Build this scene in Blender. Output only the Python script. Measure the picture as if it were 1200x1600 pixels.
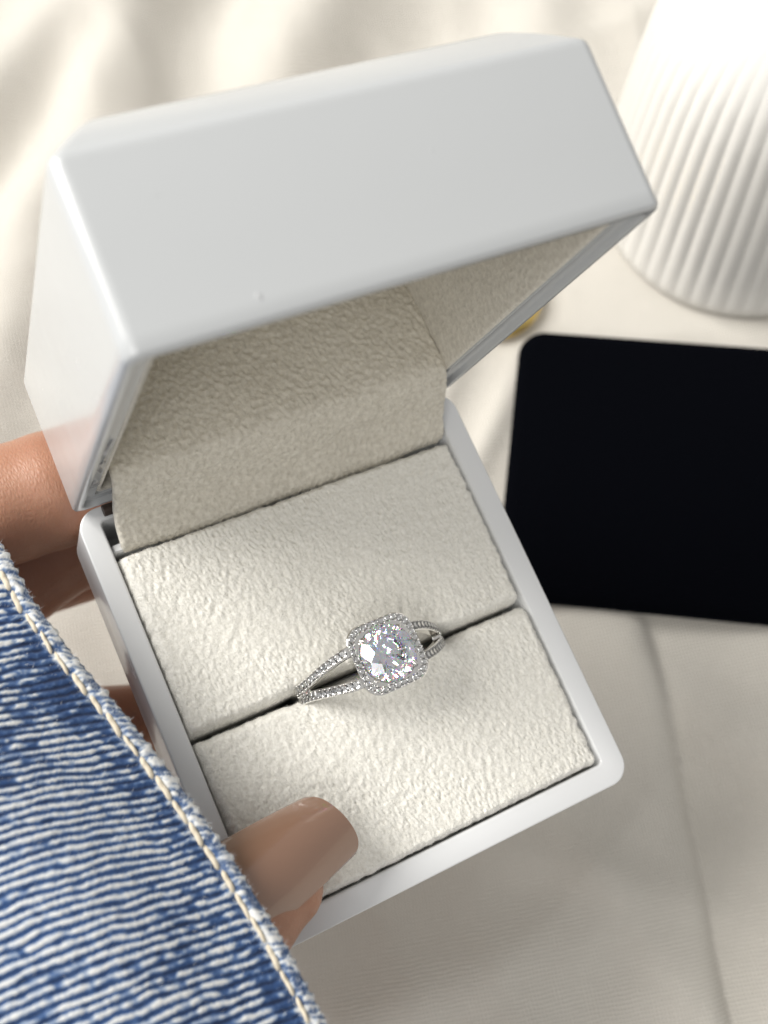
import bpy, bmesh, math
import numpy as np
from mathutils import Matrix, Vector
rng = np.random.default_rng(7)
MM = 0.001
scene = bpy.context.scene
for o in list(bpy.data.objects):
    bpy.data.objects.remove(o)

# ------------------------------------------------------------------ camera
# world: metres, z up, the sheet lies at z = 0; camera looks steeply down at a box held in a hand
CAM_H = 225.0
RW = np.array([[0.99634, -0.02583, -0.08148], [0.0, -0.95325, 0.30218], [-0.08548, -0.30107, -0.94976]])  # camera axes (right, down, forward) as columns
cam_d = bpy.data.cameras.new('camera')
cam = bpy.data.objects.new('camera', cam_d)
scene.collection.objects.link(cam)
cr, cdn, cf = RW[:, 0], RW[:, 1], RW[:, 2]
cam.matrix_world = Matrix(((cr[0], -cdn[0], -cf[0], 0), (cr[1], -cdn[1], -cf[1], 0), (cr[2], -cdn[2], -cf[2], CAM_H * MM), (0, 0, 0, 1)))
cam_d.sensor_fit = 'VERTICAL'
cam_d.sensor_height = 36.0
cam_d.lens = 1891.1 / 1600.0 * 36.0
cam_d.clip_start = 0.005
cam_d.clip_end = 50
cam_d.dof.use_dof = True
cam_d.dof.focus_distance = 0.1475
cam_d.dof.aperture_fstop = cam_d.lens / 2.0
scene.camera = cam

# ------------------------------------------------------------------ light: one big window, upper left, the pale room around, and an added fill lamp
world = bpy.data.worlds.new('World')
scene.world = world
world.use_nodes = True
bg = world.node_tree.nodes['Background']
bg.inputs['Color'].default_value = (1.0, 0.985, 0.96, 1)
bg.inputs['Strength'].default_value = 0.44

def area(name, d, dist, sx, sy, power, col, target=(-0.01, 0.03, 0.06)):
    L = bpy.data.lights.new(name, 'AREA')
    L.shape = 'RECTANGLE'
    L.size, L.size_y = sx, sy
    L.energy = power
    L.color = col
    ob = bpy.data.objects.new(name, L)
    scene.collection.objects.link(ob)
    v = Vector(d).normalized()
    ob.location = Vector(target) + v * dist
    ob.rotation_euler = v.to_track_quat('Z', 'Y').to_euler()
    return ob
area('window_light', (-0.63, 0.25, 0.73), 1.4, 0.80, 0.95, 30, (1.0, 0.975, 0.93))
area('fill_light', (-0.05, -0.50, 0.86), 1.7, 0.8, 0.8, 8, (1.0, 0.98, 0.95))  # unseen fill lamp added at the front to brighten lid lining and pads

scene.render.engine = 'CYCLES'
scene.cycles.use_denoising = True
scene.cycles.max_bounces = 14
scene.cycles.transmission_bounces = 12
scene.cycles.glossy_bounces = 8
scene.cycles.diffuse_bounces = 5
scene.cycles.transparent_max_bounces = 8
scene.cycles.sample_clamp_indirect = 12
scene.view_settings.view_transform = 'Standard'
scene.view_settings.look = 'None'
scene.view_settings.exposure = 0.06
scene.view_settings.gamma = 1.0
scene.view_settings.use_curve_mapping = False

# ------------------------------------------------------------------ helpers
COL = scene.collection

def smooth(x, a, b):
    t = np.clip((x - a) / (b - a), 0, 1)
    return t * t * (3 - 2 * t)

def fnoise(shape, step, wl, aniso=1.0, ang=0.0, band=0.0, seed=0):
    """filtered random field, rms 1; wl = wavelength scale in mm; band>0 gives band-pass; stretched along ang by aniso"""
    r = np.random.default_rng(seed)
    f = np.fft.rfft2(r.standard_normal(shape))
    ky = np.fft.fftfreq(shape[0], step)[:, None]
    kx = np.fft.rfftfreq(shape[1], step)[None, :]
    c, s = math.cos(ang), math.sin(ang)
    u = (kx * c + ky * s) * aniso
    v = -kx * s + ky * c
    k = np.sqrt(u * u + v * v) * wl
    flt = np.exp(-((k - 1) / band) ** 2) if band > 0 else np.exp(-k * k * 2)
    g = np.fft.irfft2(f * flt, s=shape)
    return (g - g.mean()) / (g.std() + 1e-9)

def mesh_np(name, V, F, mat, parent=None, smooth_angle=None, mm=True, attrs=None, extra=None):
    """V (n,3); F: (m,4)/(m,3) array or list of index lists -> one mesh object"""
    V = np.asarray(V, dtype=np.float64) * (MM if mm else 1)
    me = bpy.data.meshes.new(name)
    if isinstance(F, np.ndarray):
        n, k = F.shape
        me.vertices.add(len(V)); me.vertices.foreach_set('co', V.astype(np.float32).ravel())
        me.loops.add(n * k); me.loops.foreach_set('vertex_index', F.astype(np.int32).ravel())
        me.polygons.add(n)
        me.polygons.foreach_set('loop_start', np.arange(0, n * k, k, dtype=np.int32))
        me.update(calc_edges=True)
    else:
        me.from_pydata([tuple(v) for v in V], [], [tuple(f) for f in F])
    me.validate()
    me.polygons.foreach_set('use_smooth', np.ones(len(me.polygons), dtype=bool) if smooth_angle != 0 else np.zeros(len(me.polygons), dtype=bool))
    if smooth_angle:
        me.set_sharp_from_angle(angle=math.radians(smooth_angle))
    for an, arr in (attrs or {}).items():
        a = me.attributes.new(an, 'FLOAT', 'POINT')
        a.data.foreach_set('value', np.asarray(arr, dtype=np.float32).ravel())
    me.materials.append(mat)
    ob = bpy.data.objects.new(name, me)
    COL.objects.link(ob)
    if parent is not None:
        ob.parent = parent
    return ob

def grid_faces(nr, nc, wrap=False):
    i = np.arange(nr - 1)[:, None]
    j = np.arange(nc if wrap else nc - 1)[None, :]
    a = i * nc + j
    b = i * nc + (j + 1) % nc
    return np.stack([a, b, b + nc, a + nc], -1).reshape(-1, 4)

def fix_normals(ob):
    bm = bmesh.new(); bm.from_mesh(ob.data)
    bmesh.ops.recalc_face_normals(bm, faces=bm.faces)
    bm.to_mesh(ob.data); bm.free()
    return ob

def rrect(cx, cy, hx, hy, r, z, n=8):
    pts = []
    r = max(min(r, hx - 1e-3, hy - 1e-3), 1e-3)
    for q, (sx, sy) in enumerate(((1, 1), (-1, 1), (-1, -1), (1, -1))):
        for k in range(n + 1):
            a = (q + k / n) * math.pi / 2
            pts.append((cx + sx * (hx - r) + r * math.cos(a), cy + sy * (hy - r) + r * math.sin(a), z))
    return np.array(pts)

def loft(loops, cap0=True, cap1=True):
    n = len(loops[0])
    V = np.concatenate(loops)
    F = [list(f) for f in grid_faces(len(loops), n, True)]
    if cap0:
        F.append(list(range(n))[::-1])
    if cap1:
        F.append([len(V) - n + k for k in range(n)])
    return V, F

def empty(name, loc, rot3=None):
    e = bpy.data.objects.new(name, None)
    COL.objects.link(e)
    M = Matrix.Identity(4)
    if rot3 is not None:
        for i in range(3):
            for j in range(3):
                M[i][j] = rot3[i][j]
    M.translation = Vector([c * MM for c in loc])
    e.matrix_world = M
    e.empty_display_size = 0.01
    return e

def tag(o, label, cat=None, group=None, kind=None):
    o['label'] = label
    if cat: o['category'] = cat
    if group: o['group'] = group
    if kind: o['kind'] = kind
    return o

def tube(path, rad, n=10, closed=False):
    P = np.asarray(path, float)
    rad = np.broadcast_to(rad, (len(P),))
    T = np.gradient(P, axis=0)
    if closed:
        T = np.roll(P, -1, 0) - np.roll(P, 1, 0)
    T /= np.linalg.norm(T, axis=1)[:, None]
    ref = np.array([0.13, 0.31, 0.94])
    rows = []
    for p, t, r in zip(P, T, rad):
        a = np.cross(t, ref); a /= np.linalg.norm(a)
        b = np.cross(t, a)
        an = np.linspace(0, 2 * np.pi, n, endpoint=False)
        rows.append(p + r * (np.cos(an)[:, None] * a + np.sin(an)[:, None] * b))
    V = np.concatenate(rows)
    F = [list(f) for f in grid_faces(len(rows), n, True)]
    if closed:
        m = len(V) - n
        F += [[m + k, m + (k + 1) % n, (k + 1) % n, k] for k in range(n)]
    else:
        F.append(list(range(n))[::-1]); F.append([len(V) - n + k for k in range(n)])
    return V, F

# ------------------------------------------------------------------ materials
def new_mat(name):
    m = bpy.data.materials.new(name)
    m.use_nodes = True
    nt = m.node_tree
    b = nt.nodes['Principled BSDF']
    return m, nt, b

def N(nt, t, **kw):
    n = nt.nodes.new(t)
    for k, v in kw.items():
        if k.startswith('i_'):
            n.inputs[k[2:].replace('_', ' ')].default_value = v
        else:
            setattr(n, k, v)
    return n

def noise_bump(nt, b, scale, strength, dist, detail=4, coord='Object', prev=None):
    tc = N(nt, 'ShaderNodeTexCoord')
    nz = N(nt, 'ShaderNodeTexNoise'); nz.inputs['Scale'].default_value = scale; nz.inputs['Detail'].default_value = detail
    nt.links.new(tc.outputs[coord], nz.inputs['Vector'])
    bp = N(nt, 'ShaderNodeBump'); bp.inputs['Strength'].default_value = strength; bp.inputs['Distance'].default_value = dist
    nt.links.new(nz.outputs['Fac'], bp.inputs['Height'])
    if prev is not None:
        nt.links.new(prev.outputs['Normal'], bp.inputs['Normal'])
    nt.links.new(bp.outputs['Normal'], b.inputs['Normal'])
    return nz, bp

def ramp(nt, src, stops):
    r = N(nt, 'ShaderNodeValToRGB')
    els = r.color_ramp.elements
    while len(els) < len(stops):
        els.new(0.5)
    for e, (p, c) in zip(els, stops):
        e.position = p; e.color = (*c, 1)
    nt.links.new(src, r.inputs['Fac'])
    return r

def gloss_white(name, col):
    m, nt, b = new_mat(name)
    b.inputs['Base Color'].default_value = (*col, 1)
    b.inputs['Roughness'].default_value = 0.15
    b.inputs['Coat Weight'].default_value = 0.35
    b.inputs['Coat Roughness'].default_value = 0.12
    nz, bp = noise_bump(nt, b, 55, 0.06, 0.001, 2)
    tc = N(nt, 'ShaderNodeTexCoord')
    n2 = N(nt, 'ShaderNodeTexNoise'); n2.inputs['Scale'].default_value = 160; n2.inputs['Detail'].default_value = 6
    nt.links.new(tc.outputs['Object'], n2.inputs['Vector'])
    mr = N(nt, 'ShaderNodeMapRange'); mr.inputs['To Min'].default_value = 0.16; mr.inputs['To Max'].default_value = 0.32
    nt.links.new(n2.outputs['Fac'], mr.inputs['Value']); nt.links.new(mr.outputs['Result'], b.inputs['Roughness'])
    return m

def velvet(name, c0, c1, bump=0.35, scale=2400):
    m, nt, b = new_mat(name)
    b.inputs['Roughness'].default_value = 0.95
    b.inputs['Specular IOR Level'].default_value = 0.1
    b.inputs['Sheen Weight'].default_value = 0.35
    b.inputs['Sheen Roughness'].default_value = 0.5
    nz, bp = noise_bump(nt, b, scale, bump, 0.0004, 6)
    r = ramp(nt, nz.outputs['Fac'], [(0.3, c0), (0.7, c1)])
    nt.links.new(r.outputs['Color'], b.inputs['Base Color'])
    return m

M_LID_DIM = gloss_white('lid_white_dimmed', (0.49, 0.505, 0.515))  # lid white greyed in colour, standing in for its dim reflection
M_BASE = gloss_white('base_white', (0.74, 0.75, 0.76))  # the box's white without the dimming painted into the lid
M_VELVET = velvet('cream_velvet', (0.72, 0.705, 0.65), (0.87, 0.855, 0.805))
M_NAP = velvet('cream_nap', (0.83, 0.815, 0.765), (0.90, 0.885, 0.84), 0.0)
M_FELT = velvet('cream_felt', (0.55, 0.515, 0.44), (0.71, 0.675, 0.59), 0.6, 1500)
M_DARK, _nt, _b = new_mat('dark_hinge_metal')
_b.inputs['Base Color'].default_value = (0.08, 0.06, 0.05, 1); _b.inputs['Roughness'].default_value = 0.5; _b.inputs['Metallic'].default_value = 0.6
M_GLUE, _nt, _b = new_mat('dried_glue')
_b.inputs['Base Color'].default_value = (0.36, 0.36, 0.36, 1); _b.inputs['Roughness'].default_value = 0.12

M_SCUFF, _nt, _b = new_mat('rubbed_lacquer')
_b.inputs['Base Color'].default_value = (0.47, 0.48, 0.49, 1); _b.inputs['Roughness'].default_value = 0.35
M_SILVER, _nt, _b = new_mat('polished_silver')
_b.inputs['Base Color'].default_value = (0.86, 0.85, 0.83, 1); _b.inputs['Metallic'].default_value = 1.0; _b.inputs['Roughness'].default_value = 0.13

def gem_mat(name, iors, tint=1.0):
    m = bpy.data.materials.new(name); m.use_nodes = True
    nt = m.node_tree; nt.nodes.clear()
    out = N(nt, 'ShaderNodeOutputMaterial')
    prev = None
    for ior, col in zip(iors, ((tint, 0, 0, 1), (0, tint, 0, 1), (0, 0, tint, 1))):
        g = N(nt, 'ShaderNodeBsdfGlass'); g.inputs['Color'].default_value = col
        g.inputs['IOR'].default_value = ior; g.inputs['Roughness'].default_value = 0.0
        if prev is None:
            prev = g
        else:
            a = N(nt, 'ShaderNodeAddShader')
            nt.links.new(prev.outputs[0], a.inputs[0]); nt.links.new(g.outputs[0], a.inputs[1]); prev = a
    nt.links.new(prev.outputs[0], out.inputs['Surface'])
    return m
def clear_mat(name, ior, col):
    m = bpy.data.materials.new(name); m.use_nodes = True
    nt = m.node_tree; nt.nodes.clear()
    out = N(nt, 'ShaderNodeOutputMaterial')
    g = N(nt, 'ShaderNodeBsdfGlass'); g.inputs['Color'].default_value = (*col, 1)
    g.inputs['IOR'].default_value = ior; g.inputs['Roughness'].default_value = 0.0
    nt.links.new(g.outputs[0], out.inputs['Surface'])
    return m
M_GEM = gem_mat('centre_stone_crystal', (2.11, 2.18, 2.27))
_nt = M_GEM.node_tree                              # mostly plain glass with a share of dispersion for the blue and violet flashes
_o = [n for n in _nt.nodes if n.type == 'OUTPUT_MATERIAL'][0]
_d = _o.inputs['Surface'].links[0].from_socket
_g = N(_nt, 'ShaderNodeBsdfGlass'); _g.inputs['IOR'].default_value = 2.18; _g.inputs['Color'].default_value = (0.93, 0.94, 0.965, 1); _g.inputs['Roughness'].default_value = 0.0
_m = N(_nt, 'ShaderNodeMixShader'); _m.inputs['Fac'].default_value = 0.16
_nt.links.new(_g.outputs[0], _m.inputs[1]); _nt.links.new(_d, _m.inputs[2]); _nt.links.new(_m.outputs[0], _o.inputs['Surface'])
M_PAVE = clear_mat('small_stone_crystal', 2.18, (0.96, 0.965, 0.975))

# ------------------------------------------------------------------ the sheet (setting)
def axis_coords(spans):
    out = [spans[0][0]]
    for a, b, st in spans:
        n = max(1, int(round((b - a) / st)))
        out += list(np.linspace(a, b, n + 1)[1:])
    return np.array(out)
sx = axis_coords([(-420, -130, 8), (-130, 22, 1.5), (22, 46, 0.5), (46, 100, 1.5), (100, 380, 8)])
sy = axis_coords([(-330, -50, 8), (-50, 215, 1.5), (215, 520, 8)])
X, Y = np.meshgrid(sx, sy)
big = fnoise((512, 512), 2.0, 95, 1.8, math.radians(62), 0, 11)
small = fnoise((512, 512), 2.0, 34, 2.6, math.radians(58), 0, 12)

def samp(F, x, y, st=2.0):
    u = (x / st) % F.shape[1]; v = (y / st) % F.shape[0]
    i = np.floor(u).astype(int); j = np.floor(v).astype(int)
    fu, fv = u - i, v - j
    i1, j1 = (i + 1) % F.shape[1], (j + 1) % F.shape[0]
    i %= F.shape[1]; j %= F.shape[0]
    return (F[j, i] * (1 - fu) + F[j, i1] * fu) * (1 - fv) + (F[j1, i] * (1 - fu) + F[j1, i1] * fu) * fv

def ridge(x, y, p, q, w, h, soft=25.0):
    p, q = np.array(p, float), np.array(q, float)
    d = q - p; L = np.hypot(*d); d /= L
    t = (x - p[0]) * d[0] + (y - p[1]) * d[1]
    n = -(x - p[0]) * d[1] + (y - p[1]) * d[0]
    along = smooth(t, -soft, soft * 0.3) * (1 - smooth(t, L - soft * 0.3, L + soft))
    return h * along * np.exp(-(n / w) ** 2)
quiet = smooth(np.hypot((X - 40) / 45, (Y - 95) / 55), 0.9, 1.6)      # smoothed out under the tray things
Z = (big - 0.0) * 0
Z = samp(big, X, Y) * 2.5 * quiet + samp(small, X + 300, Y) * 0.8 * (0.25 + 0.75 * quiet)
for r in (((-118, 150), (-70, 215), 10, 9), ((-76, 160), (-70, 235), 10, 11), ((-100, 95), (-88, 140), 9, 8), ((-104, 122), (-82, 168), 7, 5),
          ((-40, 172), (-18, 230), 13, 13), ((4, 152), (22, 200), 8, 4), ((-10, 88), (2, 118), 3.0, 2.2), ((-6, 70), (4, 92), 2.6, 2.0),
          ((20, 40), (60, 25), 14, 2.5), ((-25, -30), (15, 15), 16, 3.5), ((58, 40), (52, -20), 10, 3.0), ((0, -30), (18, -2), 5, 1.4), ((2, 8), (30, 0), 4, 1.6), ((-18, -18), (10, -8), 6, 2.0), ((8, 20), (34, -20), 5, 1.8), ((40, 30), (62, 10), 6, 2.0)):
    Z += ridge(X, Y, *r)
fold_x = 29.9 + (49 - Y) * (8.8 / 69.7) + 0.9 * np.sin(Y * 0.06)
step_on = 1 - smooth(Y, 40, 70)
fd = X - fold_x
Z += step_on * -4.6 * np.where(fd < 0, np.exp(-np.abs(fd) / 1.9), np.exp(-np.abs(fd) / 17))
crump = fnoise((512, 512), 2.0, 20, 1.8, math.radians(35), 0, 14); crump2 = fnoise((512, 512), 2.0, 13, 2.2, math.radians(110), 0, 15)
Z += 0.9 * (1 - np.abs(samp(crump, X, Y))) * (0.3 + 0.7 * quiet) + 0.45 * (1 - np.abs(samp(crump2, X + 90, Y + 40))) * (0.3 + 0.7 * quiet)
Z -= np.percentile(Z, 30)
Z += 13 * np.exp(-((X - 25) / 70) ** 2 - ((Y + 35) / 52) ** 2)
m, nt, b = new_mat('cream_cotton')
b.inputs['Roughness'].default_value = 0.9
b.inputs['Specular IOR Level'].default_value = 0.15
b.inputs['Sheen Weight'].default_value = 0.15
tc = N(nt, 'ShaderNodeTexCoord')
mp = N(nt, 'ShaderNodeMapping'); mp.inputs['Rotation'].default_value = (0, 0, math.radians(-11))
nt.links.new(tc.outputs['Object'], mp.inputs['Vector'])
nzw = N(nt, 'ShaderNodeTexNoise'); nzw.inputs['Scale'].default_value = 300
nt.links.new(mp.outputs['Vector'], nzw.inputs['Vector'])
mx = N(nt, 'ShaderNodeMixRGB'); mx.inputs['Fac'].default_value = 0.0006
nt.links.new(mp.outputs['Vector'], mx.inputs['Color1']); nt.links.new(nzw.outputs['Color'], mx.inputs['Color2'])
w1 = N(nt, 'ShaderNodeTexWave', bands_direction='X'); w1.inputs['Scale'].default_value = 2 * math.pi / 20 / 0.00060
w2 = N(nt, 'ShaderNodeTexWave', bands_direction='Y'); w2.inputs['Scale'].default_value = 2 * math.pi / 20 / 0.00066
for w in (w1, w2):
    w.inputs['Distortion'].default_value = 0.6
    w.inputs['Detail Scale'].default_value = 3
    nt.links.new(mx.outputs['Color'], w.inputs['Vector'])
mu = N(nt, 'ShaderNodeMath', operation='MULTIPLY')
nt.links.new(w1.outputs['Fac'], mu.inputs[0]); nt.links.new(w2.outputs['Fac'], mu.inputs[1])
r = ramp(nt, mu.outputs[0], [(0.0, (0.58, 0.55, 0.495)), (0.8, (0.81, 0.78, 0.72))])
nt.links.new(r.outputs['Color'], b.inputs['Base Color'])
bp = N(nt, 'ShaderNodeBump'); bp.inputs['Strength'].default_value = 0.9; bp.inputs['Distance'].default_value = 0.0003
nt.links.new(mu.outputs[0], bp.inputs['Height']); nt.links.new(bp.outputs['Normal'], b.inputs['Normal'])
M_SHEET = m
sheet = mesh_np('sheet', np.stack([X, Y, Z], -1).reshape(-1, 3), grid_faces(len(sy), len(sx)), M_SHEET)
tag(sheet, 'cream cotton bed sheet with soft folds under everything', 'sheet', kind='structure')

# ------------------------------------------------------------------ the box frame
BR = np.array([[0.84792, -0.39804, 0.35014], [0.41844, 0.90805, 0.01895], [-0.32548, 0.13044, 0.93651]])
BO = np.array([-16.11, 30.26, 71.73])        # centre of the rim plane
BASE_H = 27.0
HX, HY, LID_H = 27.5, 29.3, 18.4
TH = math.radians(83.9)
box_base = BO + BR @ np.array([0, 0, -BASE_H])
box = empty('ring_box', box_base, BR)
tag(box, 'open glossy white ring box lined with cream velvet, held in the hand', 'ring box')

def bx(V):                                    # box frame (rim plane z=0) -> local to the Empty at the box's foot
    V = np.array(V, float); V[:, 2] += BASE_H
    return V

def lid_to_box(V):
    V = np.asarray(V, float); c, s = math.cos(TH), math.sin(TH)
    dy = V[:, 1] - HY
    return np.stack([V[:, 0], HY + dy * c + V[:, 2] * s, -dy * s + V[:, 2] * c], -1)

# base: tapered foot, upright collar, rim, cavity
L = [rrect(0, 0, 20.0, 21.8, 2.4, -27.0), rrect(0, 0, 20.6, 22.4, 2.6, -26.6), rrect(0, 0, 23.2, 25.0, 2.8, -13.5), rrect(0, 0, 24.2, 26.0, 2.8, -10.8), rrect(0, 0, 27.0, 28.8, 2.8, -10.3),
     rrect(0, 0, 27.4, 29.2, 2.9, -10.05), rrect(0, 0, 27.5, 29.3, 2.9, -9.7), rrect(0, 0, 27.5, 29.3, 2.9, -5), rrect(0, 0, 27.5, 29.3, 2.9, -0.32), rrect(0, 0, 27.46, 29.26, 2.9, -0.12), rrect(0, 0, 27.36, 29.16, 2.8, -0.03), rrect(0, 0, 27.25, 29.05, 2.75, 0),
     rrect(-0.2, 0.6, 24.75, 27.05, 0.9, 0), rrect(-0.2, 0.6, 24.55, 26.85, 0.8, -0.06), rrect(-0.2, 0.6, 24.42, 26.72, 0.7, -0.3), rrect(-0.2, 0.6, 24.4, 26.7, 0.7, -9.5), rrect(-0.2, 0.6, 22.0, 24.5, 0.7, -10.0), rrect(-0.2, 0.6, 18.5, 20.3, 0.7, -24.0)]
V, F = loft(L)
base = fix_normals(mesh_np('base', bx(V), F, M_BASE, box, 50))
base['label'] = 'glossy white lower half with square rim'
# inner ledge behind the rear pad
def block(x0, x1, y0, y1, z0, z1, r=0.25):
    return loft([rrect((x0 + x1) / 2, (y0 + y1) / 2, (x1 - x0) / 2 - r * 0.6, (y1 - y0) / 2 - r * 0.6, r, z0), rrect((x0 + x1) / 2, (y0 + y1) / 2, (x1 - x0) / 2, (y1 - y0) / 2, r, z0 + r),
                 rrect((x0 + x1) / 2, (y0 + y1) / 2, (x1 - x0) / 2, (y1 - y0) / 2, r, z1 - r), rrect((x0 + x1) / 2, (y0 + y1) / 2, (x1 - x0) / 2 - r * 0.6, (y1 - y0) / 2 - r * 0.6, r, z1)])
V, F = block(-24.35, 23.9, 23.1, 24.2, -9.4, -0.9)
fix_normals(mesh_np('ledge', bx(V), F, M_BASE, base, 50))

# lid
lid_l = []
for hx, hy, r_, z in ((4, 4, 1, 18.2), (20, 22, 1, 18.2), (24.3, 26.1, 0.8, 18.1), (24.55, 26.35, 0.9, 17.7), (24.55, 26.35, 0.9, 8), (24.55, 26.35, 0.9, 1.15), (24.65, 26.45, 0.9, 0.95), (26.15, 27.95, 1.5, 0.85), (26.25, 28.05, 1.5, 0.75), (26.3, 28.1, 1.5, 0.15),
                      (26.45, 28.25, 1.6, 0.0), (27.0, 28.8, 1.8, 0.0), (27.3, 29.1, 1.5, 0.1), (27.5, 29.3, 1.5, 0.5), (27.5, 29.3, 1.5, 2), (27.5, 29.3, 1.5, 8), (27.5, 29.3, 1.5, 17.3)):
    lid_l.append(rrect(0, 0, hx, hy, r_, z))
for e, z, r_ in ((0.05, 17.9, 1.5), (0.2, 18.25, 1.5), (0.5, 18.6, 1.5), (1.6, 19.85, 1.6), (3.0, 21.3, 1.7), (4.3, 22.5, 1.8), (4.9, 22.95, 1.8), (5.6, 23.25, 1.8), (6.6, 23.4, 1.8), (12, 23.6, 2.0), (20, 23.7, 2.0)):
    lid_l.append(rrect(0, 0, 27.5 - e, 29.3 - e, r_, z))
V, F = loft(lid_l)
V[:, 2] += smooth(V[:, 2], 6, 20) * (-V[:, 1] / 29.3) * 0.2 * (np.arange(len(V)) >= 13 * len(lid_l[0]))   # a touch deeper at the front
lid = fix_normals(mesh_np('lid', bx(lid_to_box(V)), F, M_LID_DIM, box, 50))
lid['label'] = 'glossy white lid standing open with rounded top'
# lid lining: felt shell inside
ll = []
for hx, hy, z in ((24.5, 26.3, 1.35), (24.3, 26.1, 1.2), (23.95, 25.75, 1.25), (23.75, 25.55, 1.6), (23.75, 25.55, 5), (23.75, 25.55, 9), (23.7, 25.5, 16.2), (23.2, 25.0, 17.0), (22, 23.6, 17.3), (10, 10, 17.3)):
    ll.append(rrect(0, 0, hx, hy, 1.0, z))
V, F = loft(ll, cap0=False)
wob = 0.10 * np.sin(V[:, 1] * 0.9 + V[:, 2]) + 0.06 * np.sin(V[:, 1] * 2.3)
V[:, 2] += wob * (V[:, 2] < 2)
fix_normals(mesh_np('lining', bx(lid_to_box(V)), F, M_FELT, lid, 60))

# dense felt sheet helper: profile (y,z) swept along x, displaced along the normal by noise
def resample(P, st):
    P = np.asarray(P, float)
    # Catmull-Rom then even spacing
    Q = []
    E_ = np.vstack([2 * P[0] - P[1], P, 2 * P[-1] - P[-2]])
    for i in range(1, len(E_) - 2):
        for t in np.linspace(0, 1, 12, endpoint=False):
            p0, p1, p2, p3 = E_[i - 1:i + 3]
            Q.append(0.5 * ((2 * p1) + (p2 - p0) * t + (2 * p0 - 5 * p1 + 4 * p2 - p3) * t * t + (3 * p1 - p0 - 3 * p2 + p3) * t ** 3))
    Q.append(P[-1]); Q = np.array(Q)
    d = np.r_[0, np.cumsum(np.linalg.norm(np.diff(Q, axis=0), axis=1))]
    s = np.linspace(0, d[-1], max(3, int(d[-1] / st)))
    return np.stack([np.interp(s, d, Q[:, k]) for k in range(P.shape[1])], -1)

flap_prof = [(46.8, 8.9), (44.8, 9.1), (42.0, 9.3), (38, 9.55), (34, 9.75), (31.0, 9.9), (29.4, 9.5), (28.2, 8.0), (27.1, 5.6), (26.2, 3.6), (24.9, 2.0), (23.6, 1.0), (22.85, 0.1), (22.6, -1.6)]
st = 0.16
pr = resample(flap_prof, st)
nx = int(47.2 / st)
u = np.linspace(0, 1, nx)
T = np.gradient(pr, axis=0); T /= np.linalg.norm(T, axis=1)[:, None]
Nn = np.stack([T[:, 1], -T[:, 0]], -1)          # pointing forward/up
if Nn[len(pr) // 2 + 20, 0] > 0: Nn = -Nn
h = fnoise((len(pr), nx), st, 1.1, 1.3, math.radians(80), 0.8, 21) * 0.05 + fnoise((len(pr), nx), st, 9, 1, 0, 0, 22) * 0.16 + fnoise((len(pr), nx), st, 0.5, 1, 0, 0, 23) * 0.02
left = -23.2 - 0.25 * np.sin(np.linspace(0, 9, len(pr))) - 0.5 * smooth(np.arange(len(pr)) / len(pr), 0.45, 0.0)
right = 23.95 + 0.15 * np.sin(np.linspace(0, 11, len(pr)))
XX = left[:, None] + (right - left)[:, None] * u[None, :]
edge = np.minimum(u, 1 - u)[None, :] * 47
roll = -0.55 * (1 - np.sqrt(np.clip(1 - (1 - np.clip(edge / 0.55, 0, 1)) ** 2, 0, 1)))
H = h + roll
top = np.stack([XX, pr[:, 0][:, None] + Nn[:, 0][:, None] * H, pr[:, 1][:, None] + Nn[:, 1][:, None] * H], -1).reshape(-1, 3)
und = np.stack([XX, np.repeat((pr[:, 0] - Nn[:, 0] * 0.9)[:, None], nx, 1), np.repeat((pr[:, 1] - Nn[:, 1] * 0.9)[:, None], nx, 1)], -1).reshape(-1, 3)
nr = len(pr)
Ft = grid_faces(nr, nx)
Fb = grid_faces(nr, nx)[:, ::-1] + len(top)
ii = np.arange(nr - 1)
side = lambda j: np.stack([ii * nx + j, (ii + 1) * nx + j, (ii + 1) * nx + j + len(top), ii * nx + j + len(top)], -1)
jj = np.arange(nx - 1)
end = lambda i: np.stack([i * nx + jj, i * nx + jj + 1, i * nx + jj + 1 + len(top), i * nx + jj + len(top)], -1)
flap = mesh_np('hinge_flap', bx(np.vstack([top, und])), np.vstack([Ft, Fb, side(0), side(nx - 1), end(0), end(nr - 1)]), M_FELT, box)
flap['label'] = 'cream felt flap bridging lid and base over the hinge'

def nap(name, P, Nv, n, length, width, mat, parent, seed, tilt=0.9):
    """n short fibres standing on surface points P with normals Nv: one thin triangle each"""
    r = np.random.default_rng(seed)
    idx = r.integers(0, len(P), n)
    p = P[idx] + r.normal(0, 0.05, (n, 3)); nv = Nv[idx]
    d = nv + r.normal(0, tilt, (n, 3)) * np.array([1, 1, 0.35]); d /= np.linalg.norm(d, axis=1)[:, None]
    l = length * (0.5 + r.random(n))[:, None]
    s = np.cross(d, r.normal(0, 1, (n, 3))); s /= np.linalg.norm(s, axis=1)[:, None]
    w = width * (0.6 + 0.8 * r.random(n))[:, None]
    a, b_, c_ = p - nv * 0.05 - s * w / 2, p - nv * 0.05 + s * w / 2, p + d * l
    Vf = np.stack([a, b_, c_], 1).reshape(-1, 3)
    o = mesh_np(name, Vf, np.arange(3 * n).reshape(-1, 3), mat, parent)
    o['kind'] = 'stuff'
    return o
ctr = (np.arange(nr) > nr * 0.3)
Pf = top.reshape(nr, nx, 3)[ctr].reshape(-1, 3)
Nf = np.repeat(np.stack([np.zeros(nr), Nn[:, 0], Nn[:, 1]], -1)[ctr][:, None, :], nx, 1).reshape(-1, 3)
nap('nap', bx(Pf), Nf, 26000, 0.22, 0.05, M_FELT, flap, 31)

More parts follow.
